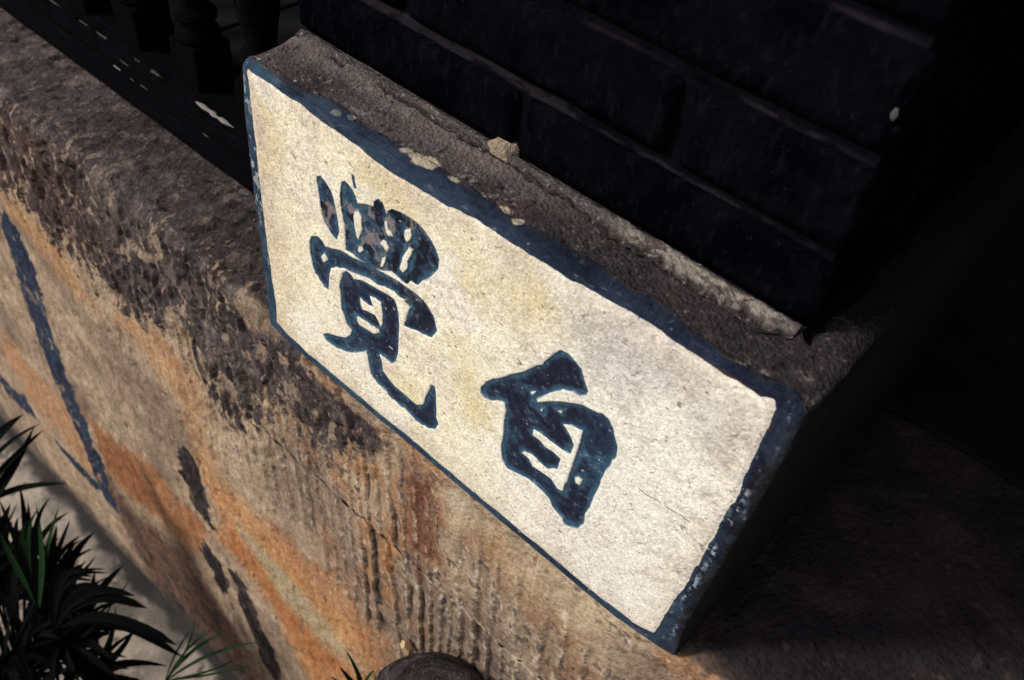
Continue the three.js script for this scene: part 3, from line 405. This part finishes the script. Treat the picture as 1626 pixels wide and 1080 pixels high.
{
  const xs = range(BX, BW, 0.0011), ys = range(0, BH, 0.0011), zsTop = [...range(-0.1, 0, 0.0013)], zFar = range(-BD, -0.1, 0.005);
  const zs = [...zFar.slice(0, -1), ...zsTop];
  const front = grid(xs, ys, (x, y) => blockPoint(x, y, 0), (x, y) => [(x - U0) / (U1 - U0), (footed(x, y) + 0.02) / (BH + 0.032)]);
  // one surface, told apart into its painted parts
  const nu = xs.length, idx = [[], [], [], []], src = front.index.array;
  for (let t = 0; t < src.length; t += 6) {
    const a = src[t], i = a % nu, j = (a - i) / nu, x = xs[i] + 0.0005, y = footed(x, ys[j] + 0.0005), z = zone(x, y);
    const k = z === 0 ? 0 : z === 1 ? (x < 0.315 ? 1 : 2) : 3;
    for (let q = 0; q < 6; q++) idx[k].push(src[t + q]);
  }
  const names = ['panel', 'character', 'character', 'border'], labels = ['cream white limewashed ground of the sign', 'worn blue character with many strokes', 'compact blue character like a box with bars', 'chipped dark blue painted border'];
  idx.forEach((ix, k) => {
    const used = new Map(), P = front.attributes.position, T = front.attributes.uv, N = front.attributes.normal, p = [], t = [], n = [], out = [];
    for (const v of ix) { let w = used.get(v); if (w === undefined) { w = used.size; used.set(v, w); p.push(P.getX(v), P.getY(v), P.getZ(v)); n.push(N.getX(v), N.getY(v), N.getZ(v)); t.push(T.getX(v), T.getY(v)); } out.push(w); }
    const g = new THREE.BufferGeometry(); g.setAttribute('position', new THREE.Float32BufferAttribute(p, 3)); g.setAttribute('normal', new THREE.Float32BufferAttribute(n, 3)); g.setAttribute('uv', new THREE.Float32BufferAttribute(t, 2)); g.setIndex(out);
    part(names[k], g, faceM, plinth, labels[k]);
  });
  const top = grid(xs.filter((_, i) => i % 2 === 0 || i === nu - 1), [...zs].reverse(), (x, z) => blockPoint(x, BH, z), (x, z) => [(x - U0) / (U1 - U0), Math.min(1, -z / TD)]);
  part('top_face', top, topM, plinth, 'dirt blackened top of the plinth, shade painted in towards the back');
  const right = grid([...zs].reverse().filter((_, i) => i % 2 === 0 || i === zs.length - 1), range(0, BH, 0.003), (z, y) => blockPoint(BW, y, z), (z, y) => [-z, y]);
  const left = grid(zs.filter((_, i) => i % 2 === 0 || i === zs.length - 1), range(0, BH, 0.003), (z, y) => blockPoint(BX, y, z), (z, y) => [-z, y]);
  part('side_face', right, sideM, plinth); part('side_face', left, sideM, plinth);
  part('back_face', grid([BW - 0.01, 0.01], [0, BH - 0.005], (x, y) => [x, y, -BD], (x, y) => [x, y]), sideM, plinth);
}

// ---------------------------------------------------------------- black brick pillar on the plinth
{
  const PX0 = -0.004, PX1 = 0.590, PZ = -0.0744, PZ1 = -0.66, Y0 = 0.372;
  const pillar = thing('brick_pillar', 'black painted brick pillar with dusty mortar joints standing on the plinth', 'pillar');
  const soot = matte({
    map: texture(512, 512, (u, v) => { const n = fbm(u * 14, v * 14, 4), c = mixc([10, 9, 14], [4, 4, 8], sm(0.3, 0.7, n)); mixc(c, [20, 19, 24], sm(0.58, 0.76, fbm(u * 90, v * 30, 4)) * 0.5); mixc(c, [40, 38, 42], sm(0.84, 0.9, fbm(u * 130 + 8, v * 130, 2)) * 0.5); return c; }, true, true),
    bumpMap: texture(512, 512, (u, v) => fbm(u * 60, v * 40, 4), false, true), bumpScale: 0.003, specularIntensity: 0, roughness: 1,
  });
  const dust = matte({ specularIntensity: 0, roughness: 1, map: texture(1024, 1024, (u, v) => {          // dust lies along the bed joints, most of it low on the left
    const x = PX0 + u * (PX1 - PX0), y = Y0 + v * 0.57, n = fbm(x * 40, y * 90, 4), f = fbm(x * 150, y * 220, 3), c = mixc([8, 7, 11], [17, 15, 19], n);
    const bed = (y0, half, a, b, amt) => sm(half + 0.002, half - 0.002, Math.abs(y - y0 + (n - 0.5) * 0.004)) * sm(a - 0.03, a + 0.03, x) * sm(b + 0.03, b - 0.03, x) * amt;
    mixc(c, [35, 32, 36], Math.min(1, bed(0.4423, 0.006, -0.1, 0.34, 1) + bed(0.4395, 0.0022, 0.34, 0.57, 0.9) + bed(0.519, 0.002, 0.33, 0.43, 0.7) + bed(0.519, 0.002, 0.47, 0.57, 0.8) + bed(0.603, 0.002, 0.51, 0.57, 0.9)) * (0.12 + 1.1 * sm(0.36, 0.62, n)));
    const k = (f - 0.5) * 12; return [c[0] + k, c[1] + k, c[2] + k]; }, true) });
  const pale = matte({ map: texture(1400, 56, (u, v) => { const x = u * 0.62 + PX0 - 0.01, y = v * 0.03, n = fbm(x * 70, y * 70, 4), f = fbm(x * 240, y * 240, 3), c = mixc([90, 82, 79], [66, 59, 59], n); mixc(c, [136, 127, 116], sm(0.38, 0.45, x + (n - 0.5) * 0.06) * sm(0.6, 0.55, x) * 0.95); mixc(c, [70, 60, 58], sm(0.58, 0.7, fbm(x * 90 + 7, y * 90, 3)) * 0.7); mixc(c, [50, 43, 44], sm(0.4, 0.1, v + (n - 0.5) * 0.5) * 0.9 + sm(0.7, 1, v + (n - 0.5) * 0.5) * 0.8); mixc(c, [176, 167, 156], sm(0.7, 0.8, f) * 0.5); const k = (f - 0.5) * 44; return [c[0] + k, c[1] + k, c[2] + k * 0.95]; }, true), bumpMap: texture(1400, 56, (u, v) => fbm(u * 140, v * 7, 3), false), bumpScale: 0.004 });
  const rows = [Y0, 0.4423, 0.5225, 0.6064, 0.69, 0.774, 0.858, 0.942], gap = 0.011;
  const core = box(PX0 + 0.006, Y0, PZ1 + 0.006, PX1 - 0.006, rows[rows.length - 1], PZ - 0.006);
  { const t = core.attributes.uv, p = core.attributes.position; for (let i = 0; i < t.count; i++) t.setXY(i, (p.getX(i) - PX0) / (PX1 - PX0), (p.getY(i) - Y0) / 0.57); }
  part('mortar', core, dust, pillar, 'dusty grey mortar');
  function brick(x0, x1, y0, y1, z0, z1) {
    const g = mergeVertices(new THREE.BoxGeometry(x1 - x0, y1 - y0, z1 - z0, 18, 6, 10).deleteAttribute('normal').deleteAttribute('uv')), p = g.attributes.position, hx = (x1 - x0) / 2, hy = (y1 - y0) / 2, hz = (z1 - z0) / 2, r = 0.006, uv = [], s0 = rnd() * 40;
    const cx = (x0 + x1) / 2, cy = (y0 + y1) / 2, cz = (z0 + z1) / 2;
    for (let i = 0; i < p.count; i++) {
      const x = p.getX(i), y = p.getY(i), z = p.getZ(i), qx = clamp(x, -hx + r, hx - r), qy = clamp(y, -hy + r, hy - r), qz = clamp(z, -hz + r, hz - r);
      let dx = x - qx, dy = y - qy, dz = z - qz; const l = Math.hypot(dx, dy, dz) || 1, o = r + (v3(x * 26 + s0, y * 40, z * 26) - 0.5) * 0.004;
      p.setXYZ(i, cx + qx + dx / l * o, cy + qy + dy / l * o, cz + qz + dz / l * o); uv.push((x + z) * 2.2 + s0, y * 2.2 + s0 * 0.3);
    }
    g.setAttribute('uv', new THREE.Float32BufferAttribute(uv, 2)); g.computeVertexNormals();
    part('brick', g, soot, pillar);
  }
  const jit = () => (rnd() - 0.5) * 0.003;
  for (let r = 0; r < rows.length - 1; r++) {
    const y0 = rows[r] + (r ? gap / 2 : 0.004), y1 = rows[r + 1] - gap / 2, odd = r % 2, d = 0.13;
    const cuts = odd ? [PX0, 0.150, 0.441, PX1] : [PX0, 0.294, PX1];
    for (let k = 0; k < cuts.length - 1; k++) brick(cuts[k] + (k ? 0.005 : 0), cuts[k + 1] - (k < cuts.length - 2 ? 0.005 : 0), y0 + jit(), y1 + jit(), PZ - d + jit(), PZ + jit());
    const zc = odd ? [PZ - d - 0.01, -0.36, PZ1] : [PZ - d - 0.01, -0.5, PZ1];
    for (let k = 0; k < 2; k++) for (const s of [0, 1]) { const a = s ? PX1 - d : PX0, b = s ? PX1 : PX0 + d; brick(a + jit(), b + jit(), y0, y1, zc[k + 1] + 0.005, zc[k] - (k ? 0.005 : 0)); }
  }
  part('shaft', box(PX0, rows[rows.length - 1] + 0.002, PZ1, PX1, 2.9, PZ), soot, pillar);
  // mortar squeezed out at the foot, wide and scraped clean on the right
  const fx = range(PX0 + 0.003, PX1 - 0.006, 0.0025), fw = (x) => 0.007 + 0.012 * sm(0.33, 0.45, x) * sm(0.595, 0.55, x) + 0.012 * (fbm(x * 34, 2, 4) - 0.5) + 0.005 * vn(x * 160, 7);
  const fil = grid(fx, [0, 0.12, 0.25, 0.4, 0.55, 0.7, 0.85, 1], (x, t) => { const w = fw(x), hgt = 0.006 + 0.003 * (vn(x * 30, 4) - 0.4) + 0.002 * (vn(x * 170, 9) - 0.5), a = t * Math.PI / 2, n = (fbm(x * 90, t * 4, 3) - 0.5) * 0.0025; return [x, 0.3705 + hgt * (1 - Math.cos(a)) ** 0.9 * 1.0 + n * Math.sin(a), PZ + 0.001 + w * (1 - Math.sin(a)) + n * 0.4]; }, (x, t) => [clamp((x - PX0 + 0.01) / 0.62, 0, 1), t * 0.98 + 0.01]);
  part('mortar_fillet', fil, pale, pillar, 'pale mortar smeared along the foot');
  const fz = range(PZ1, PZ + 0.01, 0.004);
  part('mortar_fillet', grid([...fz].reverse(), [0, 0.25, 0.5, 0.75, 1], (z, t) => { const w = 0.006 + 0.007 * fbm(z * 30, 5, 3), a = t * Math.PI / 2; return [PX1 - 0.001 + w * (1 - Math.sin(a)), 0.3705 + 0.009 * (1 - Math.cos(a)) + 0.002 * vn(z * 80, t * 3), z]; }, (z, t) => [z * 2, t]), dust, pillar);
  // a lump of clean mortar left at the first upright joint
  const lump = mergeVertices(new THREE.IcosahedronGeometry(1, 5).deleteAttribute('uv').deleteAttribute('normal')), lp = lump.attributes.position;
  for (let i = 0; i < lp.count; i++) { const x = lp.getX(i), y = lp.getY(i), z = lp.getZ(i), o = 0.6 + 0.85 * v3(x * 2.9 + 4, y * 2.9, z * 2.9) + 0.03 * v3(x * 9, y * 9, z * 9); const q = o * (0.75 + 0.5 * v3(x * 1.3 + 9, y * 1.3, z * 1.3)); lp.setXYZ(i, 0.279 + x * q * 0.0155, 0.3725 + clamp(y * q, -1, 0.7) * 0.017, -0.075 + clamp(z * q, -1, 0.7) * 0.0125); }
  lump.setAttribute('uv', new THREE.Float32BufferAttribute(Array.from({ length: lp.count * 2 }, (_, i) => (i % 2 ? lp.getY(i >> 1) : lp.getX(i >> 1)) * 20), 2)); lump.computeVertexNormals();
  part('mortar_lump', lump, matte({ color: new THREE.Color().setRGB(0.42, 0.32, 0.23), bumpMap: soot.bumpMap, bumpScale: 0.004 }), pillar, 'small buff lump of clean mortar');
  const chip = new THREE.DodecahedronGeometry(0.0052, 0); chip.scale(0.5, 0.9, 0.25); chip.translate(0.5825, 0.5588, PZ + 0.0005);
  part('mortar_chip', chip, matte({ color: new THREE.Color().setRGB(0.07, 0.07, 0.068) }), pillar, 'grey fleck of mortar near the corner');
}

// ---------------------------------------------------------------- dark wooden railing on the ledge, left of the pillar
{
  const rail = thing('wooden_railing', 'nearly black wooden railing with turned balusters on the ledge left of the pillar', 'railing');
  const wood = matte({ map: texture(1024, 256, (u, v) => { const n = fbm(u * 10, v * 60, 4), c = mixc([11, 10, 13], [6, 5, 8], n); mixc(c, [27, 24, 26], sm(0.66, 0.78, fbm(u * 14 + 3, v * 90, 3)) * 0.6); return c; }, true, true), bumpMap: texture(1024, 256, (u, v) => fbm(u * 10, v * 90, 4), false, true), bumpScale: 0.003, specularIntensity: 0.04, roughness: 1 });
  const raw = matte({ color: new THREE.Color().setRGB(0.2, 0.18, 0.155) });
  const dim = matte({ color: new THREE.Color().setRGB(0.05, 0.046, 0.043) });
  const ZF = -0.143, ZB = -0.262, H = 0.1, xs = range(-1.75, -0.004, 0.006);
  // the sill beam: profile swept along x with a chewed front arris
  const prof = [[ZB, 0.004], [ZB, H - 0.006], [ZB + 0.006, H], [ZF - 0.03, H], [ZF - 0.012, H], [ZF - 0.004, H - 0.002], [ZF - 0.001, H - 0.005], [ZF, H - 0.012], [ZF, H * 0.62], [ZF - 0.003, H * 0.6], [ZF, H * 0.57], [ZF, H * 0.2], [ZF + 0.001, 0.004]];
  const beam = grid(xs, prof.map((_, i) => i), (x, i) => { const [z, y] = prof[i], e = (i >= 4 && i <= 7) ? 1 : 0, w = sm(0.5, 0.8, vn(x * 40, 3)) * 0.004 * e; return [x, y - w + (vn(x * 15, i) - 0.5) * 0.0012, z - w + (vn(x * 15 + 9, i) - 0.5) * 0.0012]; }, (x, i) => [x * 1.2, i * 0.09]);
  part('sill', beam.index && flip(beam), wood, rail);
  function flip(g) { const a = g.index.array; for (let i = 0; i < a.length; i += 3) { const t = a[i]; a[i] = a[i + 1]; a[i + 1] = t; } g.computeVertexNormals(); return g; }
  // raw wood where the paint has split off the arris
  const scars = [[-0.362, -0.264, 0.0055, H], [-0.466, -0.434, 0.004, H], [-0.508, -0.486, 0.0025, H], [-0.612, -0.572, 0.0028, H], [-0.66, -0.632, 0.0022, H], [-0.765, -0.715, 0.0028, H]];
  scars.forEach(([a, b, w, y]) => {
    const n = 24, P = []; for (let i = 0; i <= n; i++) { const t = i / n; P.push(new THREE.Vector3(a + (b - a) * t, y - 0.004 + (vn(t * 6 + a * 40, 2) - 0.5) * 0.002, ZF - 0.004)); }
    const g = new THREE.TubeGeometry(new THREE.CatmullRomCurve3(P), n, w * 0.8, 6), p = g.attributes.position;
    for (let i = 0; i < p.count; i++) { const t = (p.getX(i) - a) / (b - a), s = clamp(Math.sin(clamp(t, 0, 1) * Math.PI) * 1.5, 0.12, 1) * (0.6 + 0.6 * vn(t * 9 + a * 33, 5)), cy = y - 0.005, cz = ZF - 0.005; p.setY(i, cy + (p.getY(i) - cy) * s); p.setZ(i, cz + (p.getZ(i) - cz) * s); }
    g.computeVertexNormals(); part('worn_edge', g, w > 0.005 ? raw : dim, rail);
  });
  for (const [a, b, y] of [[-0.57, -0.548, 0.058], [-0.525, -0.513, 0.056], [-0.497, -0.475, 0.058], [-0.545, -0.52, 0.078], [-0.34, -0.325, 0.05]]) { const g = new THREE.IcosahedronGeometry(1, 2); g.scale((b - a) / 2, 0.0016, 0.0008); { const p = g.attributes.position; for (let i = 0; i < p.count; i++) p.setY(i, p.getY(i) * (0.4 + 1.2 * vn(p.getX(i) * 300 + a * 90, 2))); } g.translate((a + b) / 2, y, ZF + 0.0002); part('paint_chip', g, a === -0.57 ? raw : dim, rail); }
  // turned balusters: square foot, rings, vase, neck
  const lathe = new THREE.LatheGeometry([[0.0, 0], [0.03, 0], [0.0325, 0.008], [0.03, 0.016], [0.023, 0.02], [0.0225, 0.026], [0.029, 0.031], [0.0305, 0.038], [0.027, 0.045], [0.02, 0.05], [0.0215, 0.065], [0.028, 0.1], [0.0315, 0.14], [0.029, 0.185], [0.022, 0.23], [0.017, 0.27], [0.0165, 0.3], [0.024, 0.306], [0.026, 0.313], [0.022, 0.32], [0.022, 0.34]].map(([r, y]) => new THREE.Vector2(r, y)), 28);
  const foot = new RoundedBoxGeometry(0.062, 0.066, 0.062, 3, 0.004); foot.translate(0, 0.033, 0); lathe.translate(0, 0.066, 0);
  const head = new RoundedBoxGeometry(0.062, 0.09, 0.062, 3, 0.004); head.translate(0, 0.45, 0);
  const strip = (g) => { const q = g.index ? g.toNonIndexed() : g; return q; };
  const one = mergeGeometries([strip(foot), strip(lathe), strip(head)]);
  for (let k = 0; k < 10; k++) { const m = part('baluster', one, wood, rail); m.position.set(-0.09 - k * 0.15, H - 0.001, ZF - 0.048); }
  const top = new RoundedBoxGeometry(1.75, 0.07, 0.11, 3, 0.012); top.translate(-0.879, H + 0.529, ZF - 0.048); part('top_rail', top, wood, rail);
}

// ---------------------------------------------------------------- the dark building behind: back wall; unseen side wall and eave added for shade
{
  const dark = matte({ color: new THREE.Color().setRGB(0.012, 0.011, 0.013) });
  const back = box(-2.4, -1.6, -3.2, 2.6, 3.1, -3.0), blockerWall = box(1.36, -1.62, -3.0, 1.6, 3.0, -0.02);
  struct('back_wall', back, dark); struct('sky_blocker_wall', blockerWall, dark);
  struct('sky_blocker_roof', box(-2.4, 2.9, -3.2, 2.6, 3.05, 0.3), dark);
}

// ---------------------------------------------------------------- round-topped stone post against the wall
{
  const P = []; const R = 0.085; for (let i = 0; i <= 26; i++) { const a = i / 26 * Math.PI * 0.62; P.push(new THREE.Vector2(R * Math.sin(a) * (1), R * Math.cos(a))); }
  P.push(new THREE.Vector2(0.074, -0.07), new THREE.Vector2(0.078, -0.12), new THREE.Vector2(0.086, -0.4), new THREE.Vector2(0.095, -1.2));
  const g = new THREE.LatheGeometry(P.reverse(), 64), p = g.attributes.position;
  for (let i = 0; i < p.count; i++) { const x = p.getX(i), y = p.getY(i), z = p.getZ(i), o = 1 + (v3(x * 22, y * 22, z * 22) - 0.5) * 0.34 + (v3(x * 70 + 4, y * 70, z * 70) - 0.5) * 0.07; p.setXYZ(i, x * o, Math.min(y, 0.062 + y * 0.12) + (o - 1) * 0.07 + 0.008, z * o); }
  g.computeVertexNormals();
  const t = thing('stone_post', 'dark grey round-topped stone post against the wall at the bottom edge', 'post', [0.374, -0.44, 0.072]);
  const m = matte({ map: texture(512, 512, (u, v) => { const n = fbm(u * 12, v * 20, 4), c = mixc([62, 54, 54], [40, 34, 36], sm(0.3, 0.7, n)); mixc(c, [96, 86, 80], sm(0.6, 0.72, fbm(u * 40, v * 60, 4)) * 0.55); const k = (vn(u * 220, v * 260) - 0.5) * 26; return [c[0] + k, c[1] + k, c[2] + k]; }, true), bumpMap: texture(512, 512, (u, v) => fbm(u * 90, v * 120, 4), false), bumpScale: 0.004 });
  part('shaft', g, m, t);
}

// ---------------------------------------------------------------- lady palms at the foot of the wall
{
  const tones = [[0.0016, 0.0024, 0.0018], [0.0026, 0.0044, 0.0026], [0.011, 0.03, 0.01], [0.026, 0.05, 0.013]].map((c) => new THREE.MeshPhysicalMaterial({ color: new THREE.Color().setRGB(...c), roughness: 0.8, specularIntensity: 0.07 }));  // darkest leaf tones have the shade put into their colour
  const canes = matte({ color: new THREE.Color().setRGB(0.03, 0.026, 0.018) });
  const V = (a) => new THREE.Vector3(...a);
  function leaflet(a, b, width, droop, blunt, roll, bend = 0) {            // a pleated blade from a to b
    const n = 12, L = a.distanceTo(b), ax = b.clone().sub(a).normalize(), side = new THREE.Vector3().crossVectors(ax, new THREE.Vector3(0, 1, 0)); if (side.lengthSq() < 0.01) side.set(1, 0, 0); side.normalize().applyAxisAngle(ax, roll);
    const nor = new THREE.Vector3().crossVectors(side, ax).normalize();
    return grid([-1, -0.55, -0.28, 0, 0.28, 0.55, 1], range(0, 1, 1 / n), (s, t) => {
      const w = width * Math.min(1, 0.25 + t * 1.7) * (blunt ? (t > 0.86 ? Math.sqrt(Math.max(0, 1 - ((t - 0.86) / 0.14) ** 2)) * 0.9 + 0.06 : 1) : Math.pow(1 - t, 0.6) * 1.25 + 0.02) * 0.5;
      const q = a.clone().lerp(b, t); q.y += Math.sin(t * Math.PI) * droop * L - (blunt ? t ** 6 * 0.02 : 0); q.x += bend * L * (t ** 3 - 0.3 * Math.sin(t * Math.PI));
      return q.addScaledVector(side, s * w).addScaledVector(nor, (Math.abs(s) < 0.1 ? -0.0028 : Math.abs(s) < 0.4 ? 0.0016 : Math.abs(s) < 0.7 ? 0 : 0.0025) * Math.min(1, w * 60)).toArray();
    }, (s, t) => [s, t]);
  }
  function frond(plant, hub, tips, root, style) {
    const o = plant.position, h = V(hub).sub(o), r = V(root).sub(o), mid = r.clone().lerp(h, 0.5); mid.y += 0.06; mid.x += (r.x - h.x) * 0.2;
    const f = part('frond', new THREE.TubeGeometry(new THREE.QuadraticBezierCurve3(r, mid, h), 10, 0.0035, 5), tones[1], plant);
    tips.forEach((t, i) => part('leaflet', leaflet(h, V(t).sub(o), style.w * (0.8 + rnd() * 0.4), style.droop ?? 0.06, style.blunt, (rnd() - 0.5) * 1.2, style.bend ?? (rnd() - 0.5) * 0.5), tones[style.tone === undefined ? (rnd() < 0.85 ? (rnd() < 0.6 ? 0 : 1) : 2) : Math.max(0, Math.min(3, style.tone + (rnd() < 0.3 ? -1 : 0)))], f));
  }
  const triples = (a) => { const r = []; for (let i = 0; i < a.length; i += 3) r.push([a[i], a[i + 1], a[i + 2]]); return r; };
  const style = { A: { w: 0.044, tone: 1 }, B: { w: 0.015, tone: 2, droop: 0.03 }, C: { w: 0.021, tone: 0, blunt: true, droop: 0.1, bend: 0.3 }, D: { w: 0.009, tone: 2 }, E: { w: 0.012, tone: 2 } };
  const palms = [
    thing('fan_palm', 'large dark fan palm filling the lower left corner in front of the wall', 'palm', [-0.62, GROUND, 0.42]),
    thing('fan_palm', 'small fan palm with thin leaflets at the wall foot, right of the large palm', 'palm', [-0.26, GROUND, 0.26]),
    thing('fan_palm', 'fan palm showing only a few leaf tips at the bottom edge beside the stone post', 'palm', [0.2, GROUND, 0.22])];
  for (const [n, hub, tips] of FANS) {
    const k = n === 'D' ? 1 : n === 'E' ? 2 : 0, p = palms[k].position;
    frond(palms[k], hub, triples(tips), [p.x + (hub[0] - p.x) * 0.35, hub[1] - 0.3, p.z + (hub[2] - p.z) * 0.35], style[n] ?? { w: 0.022 });
  }
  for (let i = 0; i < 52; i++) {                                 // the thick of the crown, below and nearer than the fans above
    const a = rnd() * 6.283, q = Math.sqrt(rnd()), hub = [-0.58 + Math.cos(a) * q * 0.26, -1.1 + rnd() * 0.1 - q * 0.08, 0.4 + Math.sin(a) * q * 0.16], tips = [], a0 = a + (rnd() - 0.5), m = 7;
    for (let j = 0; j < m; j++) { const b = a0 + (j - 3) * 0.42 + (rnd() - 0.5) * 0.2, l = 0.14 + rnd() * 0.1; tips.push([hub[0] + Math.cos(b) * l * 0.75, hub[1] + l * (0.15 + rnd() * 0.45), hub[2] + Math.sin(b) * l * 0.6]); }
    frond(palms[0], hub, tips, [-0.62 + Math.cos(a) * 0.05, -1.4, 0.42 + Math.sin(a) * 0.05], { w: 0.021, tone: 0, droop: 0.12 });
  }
  palms.forEach((p, k) => { for (let i = 0; i < [7, 3, 2][k]; i++) { const x = (rnd() - 0.5) * 0.12, z = (rnd() - 0.5) * 0.1, g = new THREE.CylinderGeometry(0.009, 0.012, [0.42, 0.3, 0.42][k], 8); g.translate(x, [0.2, 0.14, 0.2][k], z); part('stem', g, canes, p); } });
}

renderer.render(scene, camera);
